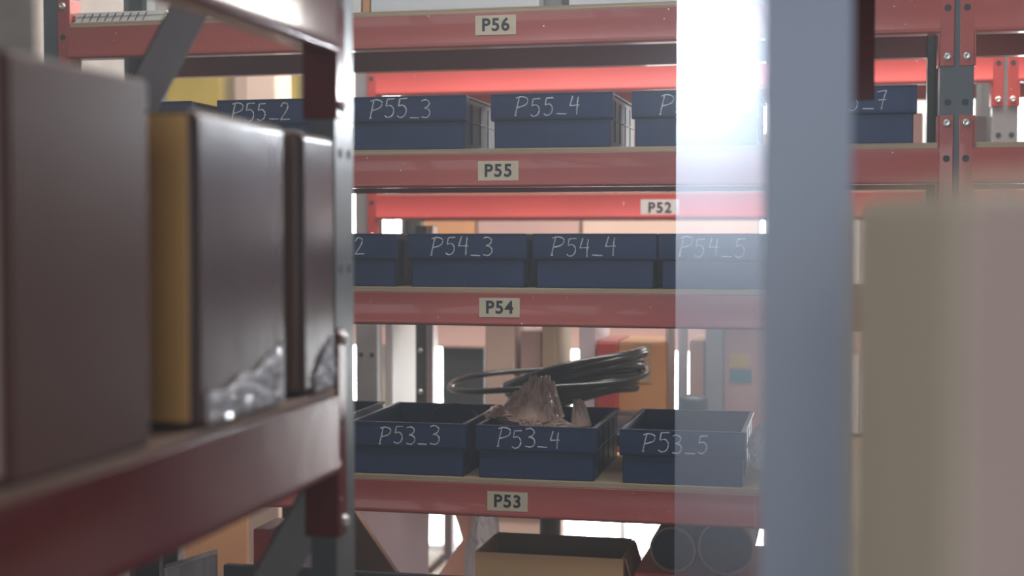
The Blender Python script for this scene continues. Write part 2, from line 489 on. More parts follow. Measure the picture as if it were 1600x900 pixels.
BW, BH, BD = 0.2225, 0.0975, 0.305
_tray = {}
def bin_parts(root):
    """tray (upper band wider than the lower box), raised label panel"""
    if 'tray' in _tray:
        share(_tray['tray'], 'tray', root); pn = share(_tray['panel'], 'label_panel', root); rm = share(_tray['rim'], 'rim', root)
        return
    m = MB()
    t, hb = .0028, .052          # wall, height where the upper band starts
    i = .0055                    # lower box set in
    w, d, h = BW / 2, BD, BH
    # lower box walls (slight taper towards the foot)
    def wallbox(x0, x1, y0, y1, z0, z1, tx=0, ty=0):
        m.box(x0, x1, y0, y1, z0, z1)
    m.box(-w + i, w - i, .006, .006 + t, 0, hb)
    m.box(-w + i, w - i, d - t, d, 0, h)
    for s in (-1, 1):
        a, b = sorted((s * (w - i), s * (w - i - t)))
        m.box(a, b, .006, d, 0, h - .004)
    m.box(-w + i, w - i, .006, d, 0.0, t)
    # upper band, front
    m.prism([(.006, hb - .003), (.0005, hb), (0, hb + .003), (0, h), (t + .001, h), (t + .001, hb + .001), (.006 + t, hb - .003)], -w, w, 'x')
    for s in (-1, 1):   # corner cheeks and side ribs
        a, b = sorted((s * w, s * (w - .0035)))
        m.box(a, b, 0.001, .022, hb, h)
        for k in range(4):
            yy = .06 + k * .062
            a, b = sorted((s * (w - i), s * (w - .0042)))
            m.box(a, b, yy, yy + .003, .012, h - .012)
        a, b = sorted((s * (w - i), s * (w - .0038)))
        m.box(a, b, .006, d, hb - .0015, hb + .001)
    _tray['tray'] = m.build('tray', M['navy'], root, bevel=0.0007)
    # rim: rolled top edge along sides and back
    r = MB()
    for s in (-1, 1):
        a, b = sorted((s * (w - i - t - .0004), s * (w - .0005)))
        r.box(a, b, .002, d + .001, h - .004, h)
    r.box(-w + .004, w - .004, d - t - .003, d + .002, h - .004, h)
    r.box(-w + .0005, w - .0005, -.0012, t + .0015, h - .0022, h + .0003)
    _tray['rim'] = r.build('rim', M['navy'], root, bevel=0.0008)
    # label panel: frame around the writing field
    p = MB()
    x0, x1, z0, z1 = -w + .010, w - .010, hb + .003, h - .0045
    for bx in ((x0, x0 + .0012, z0, z1), (x1 - .0012, x1, z0, z1), (x0, x1, z0, z0 + .001), (x0, x1, z1 - .001, z1)):
        p.box(bx[0], bx[1], -.0009, .0005, bx[2], bx[3])
    p.box(-.001, .001, -.0002, .0065, .001, .003)
    _tray['panel'] = p.build('label_panel', M['navy'], root)

def make_bin(code, px_left, level, label, seed, off=.032, h=.0335, group='navy numbered bins'):
    x0 = X_(px_left, D)
    z = LV[level] + .0096
    b = thing('storage_bin', label, 'bin', (x0 + BW / 2, D + .004, z), random.Random(seed).uniform(-.006, .006), group)
    bin_parts(b)
    if code:
        hand_code(code, h, b, -BW / 2 + off, -.0004, .0575, seed)
    return b
make_bin('P55_1', 133, 'P55', 'navy bin whose dark rim shows just above the ochre end of the brown carton', 11)
make_bin('P55_2', 339, 'P55', 'navy bin marked P55_2 in chalk, half behind the brown boxes', 12, off=.030)
make_bin('P55_3', 546, 'P55', 'navy bin chalked P55_3 beside the grey rack upright', 13, off=.040)
make_bin('P55_4', 766, 'P55', 'navy bin chalked P55_4 above the printed P55 label', 14, off=.046)
make_bin('P55_5', 986, 'P55', 'navy bin half lost in the glare beside the P55_4 bin', 15, off=.050)
make_bin('P55_7', 1222, 'P55', 'navy bin chalked P55_7 next to the bolted rack post', 16, off=.058)
make_bin('P54_2', 440, 'P54', 'navy bin ending in the chalked number _2 beside the P54_3 bin', 17, off=.045)
make_bin('P54_3', 636, 'P54', 'navy bin chalked P54_3 on the middle shelf', 18, off=.045)
make_bin('P54_4', 832, 'P54', 'navy bin chalked P54_4 on the middle shelf', 19, off=.034)
make_bin('P54_5', 1029, 'P54', 'navy bin chalked P54_5 behind the hazy plastic strip', 20, off=.036)
make_bin('P53_2', 346, 'P53', 'open navy bin mostly behind the grey rack upright beside the P53_3 bin', 21)
make_bin('P53_3', 544, 'P53', 'open navy bin chalked P53_3 with a cable loop inside', 22, off=.058)
make_bin('P53_4', 742, 'P53', 'open navy bin chalked P53_4 holding a crumpled brown bag', 23, off=.041)
make_bin('P53_5', 968, 'P53', 'open navy bin chalked P53_5 with empty dark inside', 24, off=.042)

# cable loop in the P53_3 bin
zb = LV['P53'] + .0096
pts = []
for k in range(40):
    a = 2 * math.pi * k / 40
    pts.append((X_(700, 2.66) + .060 * math.cos(a), 2.66 + .03 * math.sin(a), zb + .060 + .050 * math.sin(a) + .006 * math.cos(a)))
o = MB().tube(pts, .0028, 8, closed=True).build('cable_loop', M['blackmat'], smooth=True)
tag(o, 'thin dark cable loop curling inside the P53_3 bin', 'cable')

# crumpled bags
def crumple(m, c, rad, seed, amp=.32, sub=4, ears=()):
    bm = bmesh.new()
    bmesh.ops.create_icosphere(bm, subdivisions=sub, radius=1)
    off = Vector((seed * 3.7, seed * 1.9, seed * 5.3))
    for v in bm.verts:
        n = v.co.normalized()
        a = noise.noise(n * 1.6 + off) * .6
        rdg = (1 - abs(noise.noise(n * 2.6 + off * 2)) * 2) * .35 + (1 - abs(noise.noise(n * 6 + off)) * 2) * .14
        s = 1 + amp * (a + rdg)
        for (ed, el, ew) in ears:
            dd = n.dot(Vector(ed).normalized())
            if dd > ew: s += el * ((dd - ew) / (1 - ew)) ** 1.5
        v.co = Vector((n.x * rad[0], n.y * rad[1], n.z * rad[2])) * s
    idx = {}
    for v in bm.verts: idx[v] = m.bm.verts.new(v.co + Vector(c))
    for f_ in bm.faces: m.bm.faces.new([idx[v] for v in f_.verts])
    bm.free()
def facets(m, c, rad, seed, n=20, sub=5, peak=None, lo=.72, hi=1.08, crease=.05):
    """crumpled film: a many-sided faceted lump with fine creases"""
    rnd = random.Random(seed)
    pl = []
    for k in range(n):
        v = Vector((rnd.gauss(0, 1), rnd.gauss(0, 1), rnd.gauss(0, 1))).normalized()
        pl.append((v, rnd.uniform(lo, hi)))
    bm = bmesh.new()
    bmesh.ops.create_icosphere(bm, subdivisions=sub, radius=1)
    off = Vector((seed * 1.7, seed * 2.9, seed * .3))
    idx = {}
    for v in bm.verts:
        nn = v.co.normalized()
        r = 1.45
        for pv, d in pl:
            q = nn.dot(pv)
            if q > .05: r = min(r, d / q)
        if peak:
            dd = nn.dot(Vector(peak[0]).normalized())
            if dd > peak[2]: r *= 1 + peak[1] * ((dd - peak[2]) / (1 - peak[2]))
        cr = (1 - abs(noise.noise(nn * 3.1 + off)) * 2.4) * crease + (1 - abs(noise.noise(nn * 7 + off)) * 2.4) * crease * .5
        r *= 1 + cr
        idx[v] = m.bm.verts.new(Vector(c) + Vector((nn.x * rad[0], nn.y * rad[1], nn.z * rad[2])) * r)
    for f_ in bm.faces: m.bm.faces.new([idx[v] for v in f_.verts])
    bm.free()
YB = 2.63
bc = at(838, 628, YB)
def gathered(m, c, reach, H, lean, seed, folds=9, NA=120, NR=30, power=.85, skirt=.012):
    """gathered film: a lopsided tent whose folds run down from its tip.  reach: outline radius for -x, +x, y"""
    off = Vector((seed * 2.3, seed * 1.1, seed * .7))
    rows = []
    for i in range(NR + 1):
        t = i / NR
        row = []
        for k in range(NA):
            a = 2 * math.pi * k / NA
            ca, sa = math.cos(a), math.sin(a)
            rx = reach[1] if ca > 0 else reach[0]
            d = Vector((ca, sa, 0))
            rb = 1 + .16 * noise.noise(d * 1.7 + off) + .07 * noise.noise(d * 5 + off)
            rdg = 1 - abs(noise.noise(Vector((ca * folds * .35, sa * folds * .35, t * .9)) + off)) * 2.2
            cre = 1 - abs(noise.noise(Vector((ca * t * 5, sa * t * 5, 2.0)) + off * 2)) * 2.2
            env = math.sin(math.pi * min(1, t * 1.05)) if t < .95 else 0
            h = H * (1 - t) ** power * (1 + .0 * t) + H * env * (.24 * rdg + .20 * cre)
            p = Vector((lean[0] * (1 - t) + rx * rb * t * ca, lean[1] * (1 - t) + reach[2] * rb * t * sa, h))
            row.append(m.bm.verts.new(Vector(c) + p) if i else None)
        if i == 0:
            tip = m.bm.verts.new(Vector(c) + Vector((lean[0], lean[1], H * 1.04)))
        rows.append(row)
    low = [m.bm.verts.new(v.co + Vector((0, 0, -skirt)) - Vector(((v.co.x - c[0]) * .12, (v.co.y - c[1]) * .12, 0))) for v in rows[NR]]
    for k in range(NA):
        k2 = (k + 1) % NA
        m.bm.faces.new((tip, rows[1][k], rows[1][k2]))
        for i in range(1, NR):
            m.bm.faces.new((rows[i][k], rows[i + 1][k], rows[i + 1][k2], rows[i][k2]))
        m.bm.faces.new((rows[NR][k], low[k], low[k2], rows[NR][k2]))
    m.bm.faces.new(list(reversed(low)))
pk = at(845, 589, YB); b0 = at(838, 652, YB)
m = MB()
gathered(m, (0, 0, 0), (.076, .054, .070), pk.z - b0.z, (pk.x - b0.x + .004, 0), 3, 4.5, power=.95)
facets(m, (-.042, -.020, .006), (.032, .034, .017), 8, 11, 5, ((-1, 0, .1), .5, .6), .62, 1.05, .07)
facets(m, (.004, -.066, -.004), (.024, .020, .020), 5, 10, 5, None, .6, 1.05, .07)
facets(m, (.050, -.050, -.008), (.030, .026, .016), 25, 10, 5, None, .6, 1.05, .07)
facets(m, (.010, .0, -.035), (.066, .060, .034), 15, 22, 4)
bag = m.build('plastic_bag', M['bag'], smooth=False)
bag.location = b0
tag(bag, 'crumpled brown plastic bag heaped in the P53_4 bin', 'bag')
m = MB()
b1 = at(907, 664, YB - .045); p1_ = at(899, 627, YB - .045)
gathered(m, (0, 0, 0), (.017, .021, .018), p1_.z - b1.z, (p1_.x - b1.x, 0), 12, 7, NA=64, NR=16, power=.7, skirt=.02)
b2 = m.build('plastic_pouch', M['bag'])
b2.location = b1
tag(b2, 'small pointed brown film pouch beside the big bag in the P53_4 bin', 'bag')
m = MB()
crumple(m, (0, 0, 0), (.024, .05, .035), 31, .4, 4, [((.2, -.3, 1), .5, .6)])
o = m.build('film_scrap', M['wrap']); o.location = (X_(1194, 2.62), 2.64, LV['P53'] + .0096 + .048)
tag(o, 'scrap of clear crumpled film standing beside the P53_5 bin', 'film')

# items along the P56 shelf
zs = LV['P56'] + .0096
def carton(name, px0, px1, z0, z1, Y, dep, m, label, cat='box', tape=None, group=None, rz=0.0, cx=None, w=None, bevel=.003, flap=True):
    x0, x1 = (X_(px0, Y), X_(px1, Y)) if cx is None else (cx - w / 2, cx + w / 2)
    hw = (x1 - x0) / 2; h = z1 - z0
    r = thing(name, label, cat, ((x0 + x1) / 2, Y, z0), rz, group)
    MB().box(-hw, hw, 0, dep, 0, h).build('body', m, r, bevel=bevel)
    if flap:
        MB().box(-hw + .001, hw - .001, .001, dep / 2 - .0015, h, h + .003).build('flap', m, r)
        MB().box(-hw + .001, hw - .001, dep / 2 + .0015, dep - .001, h, h + .003).build('flap', m, r)
    if tape:
        tw = min(.024, hw * .4)
        MB().box(-tw, tw, -.0008, 0, h * .72, h).build('tape_strip', tape, r)
    return r
def simple_box_label(px0, px1): pass
carton('white_carton', 580, 842, zs, zs + .20, D + .01, .30, M['white'], 'wide pale grey carton above the P56 label', tape=None)
carton('white_carton', 888, 1185, zs, zs + .19, D + .012, .30, M['white'], 'pale carton behind the glare on the top shelf')
carton('blue_box', 848, 878, zs, zs + .15, D + .05, .24, M['greybox'], 'narrow blue grey box wedged between two pale cartons')
carton('orange_box', 567, 579, zs, zs + .16, D + .012, .25, M['card_orange'], 'thin orange folder box standing beside the pale grey carton', cat='folder', flap=False)
carton('white_folder', 522, 565, zs, zs + .18, D + .012, .25, M['paper'], 'thin white folder box beside the orange folder', cat='folder', flap=False)
p0 = X_(117, D); p1 = X_(262, D)
r = thing('paper_stack', 'stack of scribbled white sheets on the top shelf', 'papers', ((p0 + p1) / 2, D + .008, zs))
for k in range(5):
    MB().box(-(p1 - p0) / 2 + .002 * (k % 2), (p1 - p0) / 2 - .003 * (k % 3), .001 * (k % 3), .21, k * .004, k * .004 + .0035).build('sheet', M['paper'], r)
m = MB()
for k in range(9):
    xx = -(p1 - p0) / 2 + .015 + k * .016
    m.tube(smooth_line([(xx, -.0006, .002), (xx + .004, -.0006, .009), (xx + .009, -.0006, .017), (xx + .007, -.0006, .012)], 4), .0007, 5)
m.build('scribble', M['ink'], r)

# end carton beyond the left end of rack P: wrapped stack
o = carton('wrapped_stack', -420, 62, 0.0, 2.35, 3.0, .5, M['graywarm'], 'tall stack in grey brown wrap beyond the end post with one bolt', cat='stack', flap=False, bevel=.02)

# ------------------------------------------------------------------ second rack behind (scarlet)
YQ = 3.35
XQ = X_(572, YQ)
BQ = X_(1568, YQ) - XQ
LQ = [0.42, 0.94, Z_(304, YQ), Z_(106, YQ)]
Q = rack('scarlet_rack', 'bright red beamed rack standing behind the numbered bins', (XQ, YQ, 0), 0, [0, BQ, 2 * BQ], .42, LQ, 2.3, .060, M['scarlet'], M['bracegrey'],
         bays=[(0, 0), (1, 0), (2, 0), (3, 0), (1, 1), (2, 1), (3, 1)], rear=True)
p = at(1031, 325, YQ)
lb = MB().box(-.045, .045, -.0006, 0, -.020, .020).build('shelf_label', M['paper'], Q); lb.location = (p.x - XQ, -.0032, p.z)
text_mesh('P52', .034, M['ink'], lb, (0, -.0008, 0))
# cartons on its lower shelf, seen between the P54 beam and the P53 bins
zq = LQ[1] + .0096
def qbox(name, px0, px1, ytop, Y, m, label, **k):
    return carton(name, px0, px1, zq, Z_(ytop, Y), Y, .22, m, label, **k)
qbox('white_box', 601, 613, 500, YQ + .06, M['white'], 'slim whitish box beside the tan carton under the P54 beam')
qbox('peach_carton', 758, 803, 498, YQ + .05, M['card_peach'], 'pale peach upright carton seen through the ring of black tubing')
qbox('pink_carton', 813, 846, 520, YQ + .06, M['card_pink'], 'dusty pink carton behind the top of the brown bag')
qbox('tan_carton', 847, 868, 500, YQ + .05, M['card_tan'], 'narrow tan carton beside the dusty pink carton')
qbox('grey_carton', 905, 931, 500, YQ + .04, M['lavender'], 'narrow lavender grey box above the tubing bundle')
qbox('red_carton', 932, 964, 533, YQ + .03, M['scarlet'], 'small red box above the tubing bundle')
qbox('orange_carton', 966, 1041, 534, YQ + .05, M['card_orange'], 'orange cardboard carton behind the tips of the tubing', tape=M['tape'])
qbox('orange_carton', 1078, 1101, 530, YQ + .06, M['card_orange'], 'narrow orange carton beside the slate blue crate')
qbox('slate_crate', 1103, 1130, 505, YQ + .04, M['greybox'], 'narrow slate blue crate behind the hazy strip', cat='crate')
pc = qbox('pink_carton', 1132, 1240, 505, YQ + .06, M['card_pink'], 'wide dusty pink carton behind the hazy strip and pole')
pcx = X_(1186, YQ + .06)
for nm, (qa, qb, ya_, yb_), mm_ in (('yellow_sticker', (1142, 1172, 553, 575), M['yellow']), ('teal_sticker', (1142, 1176, 578, 598), M['teal'])):
    MB().box(X_(qa, YQ + .06) - pcx, X_(qb, YQ + .06) - pcx, -.0012, .0002, Z_(yb_, YQ + .06, 1160) - zq, Z_(ya_, YQ + .06, 1160) - zq).build(nm, mm_, pc)
ux0, ux1 = X_(649, YQ + .06), X_(666, YQ + .06)
U = thing('steel_channel', 'slate steel channel with two bolts standing beside the ring of tubing', 'steel channel', (ux0, YQ + .06, zq))
uw = ux1 - ux0
MB().prism([(0, 0), (uw, 0), (uw, .045), (uw - .003, .045), (uw - .003, .003), (.003, .003), (.003, .045), (0, .045)], 0, .62, 'z').build('web', M['slate'], U, bevel=.0008)
MB().prism([(uw + .0005, -.004), (uw + .018, -.004), (uw + .018, .04), (uw + .0005, .04)], 0, .62, 'z').build('lit_side_flange', M['alu'], U, bevel=.0008)  # lit side of the post, its light put into a paler metal
for yy_ in (548, 612):
    q = at(656, yy_, YQ + .06)
    MB().lathe([(.007, 0), (.007, .002), (.005, .005), (.002, .006)], 14, Matrix.Translation((uw * .45, -.0002, q.z - zq)) @ Matrix.Rotation(math.radians(90), 4, 'X')).build('bolt', M['zinc'], U, smooth=True)
# white rods added to imitate narrow strips of window light
for (pa, lab) in ((1048, 'white rod imitating a strip of window light beside the orange carton'), (1068, 'white rod imitating a strip of window light nearest the narrow orange carton')):
    x = X_(pa, YQ + .1)
    o = MB().lathe([(.012, 0), (.012, 0.55)], 14, Matrix.Translation((x, YQ + .1, zq))).build('light_strip_rod', M['white'], smooth=True)
    tag(o, lab, 'pipe')
# things above the middle Q beam (seen just over the P54 bins) and above the top
zq2 = LQ[2] + .0096
carton('tan_carton', 590, 742, zq2 , zq2 + .20, YQ + .04, .3, M['card_orange'], 'long orange carton on the red rack shelf behind the P55_3 bin')
carton('white_carton', 760, 905, zq2, zq2 + .21, YQ + .05, .3, M['lavender'], 'pale lavender carton on the red rack behind the P55_4 bin')
carton('pink_carton', 930, 985, zq2, zq2 + .20, YQ + .05, .3, M['card_pink'], 'dusty pink carton on the red rack beside the bright gap')
carton('pink_carton', 1330, 1440, zq2, zq2 + .17, YQ + .05, .3, M['card_pink'], 'dusty pink carton on the red rack behind the P55_7 bin')
carton('grey_carton', 1480, 1540, zq2, zq2 + .16, YQ + .05, .3, M['graywarm'], 'grey carton on the red rack behind the bolted post')

# ------------------------------------------------------------------ third rack, far behind
YR = 4.6
XRR = X_(643, YR)
BR = 1.5
R3 = rack('far_rack', 'pale posted rack farthest back with dusty pink beams', (XRR, YR, 0), 0, [-BR, 0, BR], .5, [0.35, 0.74, 1.243, 1.86], 2.6, .075, M['card_pink'], M['lavender'], pw=.040)
carton('dark_crate', 690, 757, .7496, 1.19, YR + .03, .4, M['blackmat'], 'black crate on the far rack seen inside the ring of tubing', cat='crate', flap=False)
carton('tan_carton', 556, 594, .7496, 1.17, YR + .03, .4, M['card_tan'], 'tan carton on the far rack beside the bright window')
carton('orange_carton', 658, 742, 1.2526, 1.64, YR + .03, .4, M['card_orange'], 'orange carton on the far rack just above the P54_3 bin')
carton('lavender_carton', 746, 905, 1.2526, 1.65, YR + .03, .4, M['card_pink'], 'long pinkish carton on the far rack just above the P54_4 bin')
carton('peach_carton', 910, 1180, 1.2526, 1.63, YR + .03, .4, M['card_peach'], 'long peach carton on the far rack just above the P54_5 bin')
carton('yellow_carton', 262, 345, 1.8696, 2.2, YR + .03, .4, M['yellow'], 'yellow carton on the far rack under the P56 beam')
carton('pink_carton', 368, 412, 1.8696, 2.2, YR + .03, .4, M['card_peach'], 'pale pink carton beside the yellow one on the far rack')
carton('yellow_carton', 428, 462, 1.8696, 2.11, YR + .03, .4, M['yellow'], 'small yellow carton with a blue box on top')
carton('blue_box', 440, 458, 2.1126, 2.2, YR + .05, .2, M['bluebox'], 'small blue box on the yellow carton')
carton('grey_carton', 140, 215, 1.8696, 2.3, YR + .03, .4, M['greybox'], 'grey carton on the far rack behind the diagonal brace')
carton('grey_carton', 480, 545, 1.8696, 2.3, YR + .03, .4, M['white'], 'white carton on the far rack behind the grey upright')
carton('orange_carton', 262, 384, .3596, .66, YR + .03, .4, M['card_orange'], 'orange cardboard carton on the far rack below the P53 beam')
carton('orange_carton', 300, 372, .7496, 1.15, YR + .03, .4, M['card'], 'brown carton on the far rack above the orange one')
carton('brown_carton', 500, 560, .3596, .72, YR + .03, .4, M['card'], 'brown carton on the far rack beside the tall window')
carton('peach_carton', 770, 850, .3596, .64, YR + .05, .4, M['card_peach'], 'pale peach carton on the far rack above the open carton')

# pinkish column
x0, x1 = X_(384, 3.6), X_(432, 3.6)
o = MB().box(x0, x1, 3.6, 3.72, 0, 3.4).build('trim_1', M['card_peach'], bevel=.006); structure(o, 'pale pink square column behind the diagonal brace', 'column')

# ------------------------------------------------------------------ black tubing coil on a small work table behind the P53 bins
tx0, tx1 = X_(700, 3.0), X_(1040, 3.0)
T = thing('work_table', 'small dark table behind the P53 bins carrying the tubing', 'table', ((tx0 + tx1) / 2, 2.905, 0))
tw = (tx1 - tx0) / 2
ztab = 1.135
MB().box(-tw, tw, 0, .41, ztab - .025, ztab).build('table_top', M['blackmat'], T, bevel=.003)
MB().lathe([(.16, 0), (.16, .012), (.03, .022), (.024, .06), (.024, ztab - .06), (.08, ztab - .025)], 24, Matrix.Translation((-.03, .2, 0))).build('pedestal', M['slate'], T)
ctr = at(856, 592, 3.11)
C = thing('tubing_coil', 'coil of glossy black tubing fanned out behind the brown bag', 'tubing', (ctr.x, 3.11, ztab))
hgt = ctr.z - ztab
def loop(cx, dz, r1, r2, roll, pitch, ph, th):
    a, b_ = math.radians(roll), math.radians(pitch)
    pts = []
    for j in range(72):
        t = 2 * math.pi * j / 72
        lx, ly = math.cos(t) * r1, math.sin(t) * r2
        pts.append((cx + lx * math.cos(a), ly, hgt + dz + lx * math.sin(a) + ly * math.sin(b_) + .003 * math.sin(3 * t + ph)))
    MB().tube(pts, th, 10, closed=True).build('tube_loop', M['black'], C, smooth=True)
loop(0, .002, .222, .19, 4.5, 2, 0, .0066)
for k in range(12):
    loop(.060 + .005 * math.sin(k * 2.1), .026 - .0062 * k, .160 - .0025 * k, .15, 15.0 - .5 * k + (4 if k == 11 else 0), -5 - .6 * (k % 3), k, .0082)
zc = ztab
o = MB().lathe([(.030, 0), (.032, .004), (.032, .050), (.028, .058), (.010, .062)], 24).build('round_lid_jar', M['blackmat'], smooth=True)
o.name = 'round_pot'
o.location = (X_(1085, 3.08), 3.08, .0)
pot_shelf = thing('parts_stand', 'narrow dark stand behind the P53_5 bin', 'stand', (X_(1098, 3.08), 3.08, 0))
MB().box(-.07, .07, -.06, .06, 1.12, 1.14).build('stand_top', M['blackmat'], pot_shelf, bevel=.002)
MB().lathe([(.09, 0), (.09, .012), (.02, .02), (.016, .05), (.016, 1.12)], 18).build('pedestal', M['slate'], pot_shelf, smooth=False)
o.location.z = 1.14
tag(o, 'round black pot just above the rim of the P53_5 bin', 'pot')

# ------------------------------------------------------------------ below P53: open carton, pipes, boards on the bottom shelf
z5 = LV['P52'] + .0096
yo = D + .03
x0, x1 = X_(742, yo), X_(975, yo)
ow = (x1 - x0) / 2
ztop = Z_(865, yo)
O = thing('open_carton', 'open brown cardboard carton under the P53 label', 'box', ((x0 + x1) / 2, yo, z5))
h = ztop - z5
b = MB()
b.box(-ow, ow, 0, .004, 0, h).box(-ow, ow, .161, .165, 0, h).box(-ow, -ow + .004, .004, .161, 0, h).box(ow - .004, ow, .004, .161, 0, h).box(-ow, ow, 0, .165, 0, .004)
b.build('body', M['card_light'], O)
MB().box(-ow + .006, ow - .006, .1575, .1605, h * .25, h + .004).build('flap', M['card_dark'], O)  # dark inner sheet: shade inside the carton put into its colour
tilt = Matrix.Translation((ow, .085, h)) @ Matrix.Rotation(math.radians(165), 4, 'Y')
MB().box(-.003, 0, -.07, .07, 0.002, .045, tilt).build('flap', M['card'], O)
MB().box(-.05, -.02, -.0008, .0005, h - .055, h - .045).build('printed_mark', M['ink'], O)
x0, x1 = X_(346, D + .01), X_(838, D + .01)
o = MB().box(x0, x1, D + .006, D + .024, z5, Z_(899, D + .006, 650)).build('black_board', M['blackmat'], bevel=.002)
tag(o, 'long black board whose top edge runs in front of the open carton', 'board')
# carton that carries the pipes
zc0 = Z_(888, D + .03)
carton('red_topped_carton', 992, 1290, z5, zc0, D + .03, .28, M['scarlet'], 'wide orange red carton under the two dark pipes', tape=M['tape'])
for (px, rad, lab) in ((1053, .0415, 'dark pipe end beside the bright window'), (1137, .0500, 'wider dark pipe end behind the hazy strip')):
    x = X_(px, D + .05)
    mt = Matrix.Translation((x, D + .05, zc0 + .003 + rad)) @ Matrix.Rotation(math.radians(-90), 4, 'X')
    r = thing('pipe_roll', lab, 'pipe', (x, D + .05, zc0 + .003))
    mt = Matrix.Translation((0, 0, rad)) @ Matrix.Rotation(math.radians(-90), 4, 'X')
    MB().lathe([(rad - .004, 0), (rad, 0.001), (rad, .26), (rad - .004, .26), (rad - .004, 0)], 40, mt, cap=False).build('pipe_wall', M['pipe_wall'], r, smooth=False)
    MB().lathe([(rad - .0045, .012), (rad - .0045, .02)], 40, mt).build('end_cap', M['pipe'], r)
# leaning boards between the racks below P53
def board(name, poly, Y, th, m, label):
    """flat board standing behind the rack: outline in the plane Y, real thickness, foot on the floor"""
    pts = [(at(a, b_, Y).x, at(a, b_, Y).z) for a, b_ in poly]
    o = MB().prism(pts, Y, Y + th, 'y').build(name, m, bevel=.002)
    tag(o, label, 'board')
    return o
def to_floor(px, Y): return (px, 365 + EYE / Y * F_PX * 1.0)
board('brown_board', [(440, 790), (548, 790), (640, 925), (700, 1480), (440, 1480)], 2.98, .02, M['card_dark'], 'dark brown panel with a slanted edge under the P53_3 bin')
board('pale_board', [(556, 780), (671, 780), (660, 1400), (570, 1400)], 3.08, .004, M['sheet'], 'pale lavender plastic panel behind the slanted brown panel')
board('peach_board', [(704, 780), (746, 780), (746, 1400), (650, 1400), (680, 905), (722, 843)], 3.12, .004, M['sheet_peach'], 'peach coloured panel with a notched edge beside the bright window')
m = MB()
crumple(m, (0, 0, 0), (.05, .05, .085), 41, .45, 4)
o = m.build('wrapped_bundle', M['wrap']); q = at(752, 855, 2.76); o.location = (q.x, 2.775, z5 + .21)
o.scale = (.7, .7, 2.0)
tag(o, 'bundle in grey crumpled film beside the open carton', 'bundle')
m = MB()
crumple(m, (0, 0, 0), (.05, .05, .085), 47, .45, 4)
o = m.build('wrapped_bundle', M['wrap']); o.location = (X_(478, 2.72), 2.72, z5 + .215); o.scale = (.7, 1, 2.0)
tag(o, 'bundle in shiny grey film behind the brace and the grey upright', 'bundle')
o = carton('red_box', 392, 418, z5, Z_(850, D + .1), D + .12, .12, M['scarlet'], 'small bright red box behind the lower brace', flap=False)
# streaked grey plate leaning and dark uprights at the lower left
yy = D - .0
G = thing('metal_plate', 'streaked grey plate with a bright top edge standing on the bottom shelf', 'plate', (X_(294, D + .12), D + .12, z5), math.radians(24))
hh = at(294, 884, D + .12).z - z5
tb = Matrix.Identity(4)
MB().prism([(-.052, 0), (.052, 0), (.052, hh + .022), (-.052, hh - .006)], 0, .05, 'y').build('plate_body', M['aluplate'], G, bevel=.002)
MB().prism([(-.053, hh - .006), (.053, hh + .022), (.053, hh + .025), (-.053, hh - .003)], -.001, .004, 'y').build('edge_strip', M['alu'], G)
for (pa, pb, lab) in ((214, 244, 'dark slate plank standing beside the streaked grey plate'), (250, 272, 'narrower dark plank with a bright edge behind the streaked plate')):
    r = thing('dark_plank', lab, 'plank', (X_((pa + pb) / 2, D + .22), D + .22, z5))
    w_ = (X_(pb, D + .22) - X_(pa, D + .22)) / 2
    MB().box(-w_, w_, 0, .03, 0, .42).build('plank_body', M['blackmat'], r, bevel=.001)
    MB().box(w_, w_ + .003, 0, .03, 0, .42).build('edge_strip', M['alu'], r)

# ------------------------------------------------------------------ near rack along the aisle (red darkened for shade, brown boxes)
YP = 1.5
XA = X_(524, YP)                       # aisle face
zlow_t, zlow_b = Z_(618, YP, 525), Z_(740, YP, 525)
zup_b = Z_(84, YP, 515)
bh = zlow_t - zlow_b
Y0 = 0.10                              # near frame, outside the view
hwp = .031
A = rack('shaded_red_rack', 'red rack, darkened for shade, on the aisle holding brown boxes, close to the camera', (XA, Y0, 0), math.radians(90),
         [0, YP - Y0 + hwp], .50, [0.60, zlow_t, zup_b + bh], 2.4, bh, M['maroon'], M['slate'], pw=.062, pd=.031, sf=.037,
         up=.075, down=.072, braces=[(2.07, 1.29), (1.265, .485)], brace_w=.046, board_mat=M['card_dark'], no_board=(2,))
zA = zlow_t + .0098
XF = XA + .003
def ybox(px): return on_x(px, 365, XF).y
def left_carton(pn, pf, ytop, dep, m_face, m_end, label, round_=.006, name='brown_box', zt=None):
    ya, yb = ybox(pn), min(ybox(pf), YP - .006)
    z1 = on_x(pf, ytop, XF).z if zt is None else zt
    r = thing(name, label, 'box', (XF, (ya + yb) / 2, zA), 0, 'brown boxes on the maroon rack')
    hy = (yb - ya) / 2; h = z1 - zA
    MB().box(-dep, 0, -hy, hy, 0, h).build('body', m_face, r, bevel=round_, seg=3)
    MB().box(-dep + .006, -.007, -hy - .004, -hy + .001, .007, h - .006).build('end_panel', m_end, r, bevel=.001)
    return r, hy, h
left_carton(14, 234, 126, .38, M['boxbrown'], M['boxpale'], 'big plain brown box nearest the camera on the shaded red rack', .004)  # paler end panel: extra light on the near face put into colour
r, hy, h = left_carton(306, 448, 196, .38, M['boxgloss'], M['ochre'], 'glossy brown box with an ochre end panel on the shaded red rack', .010)
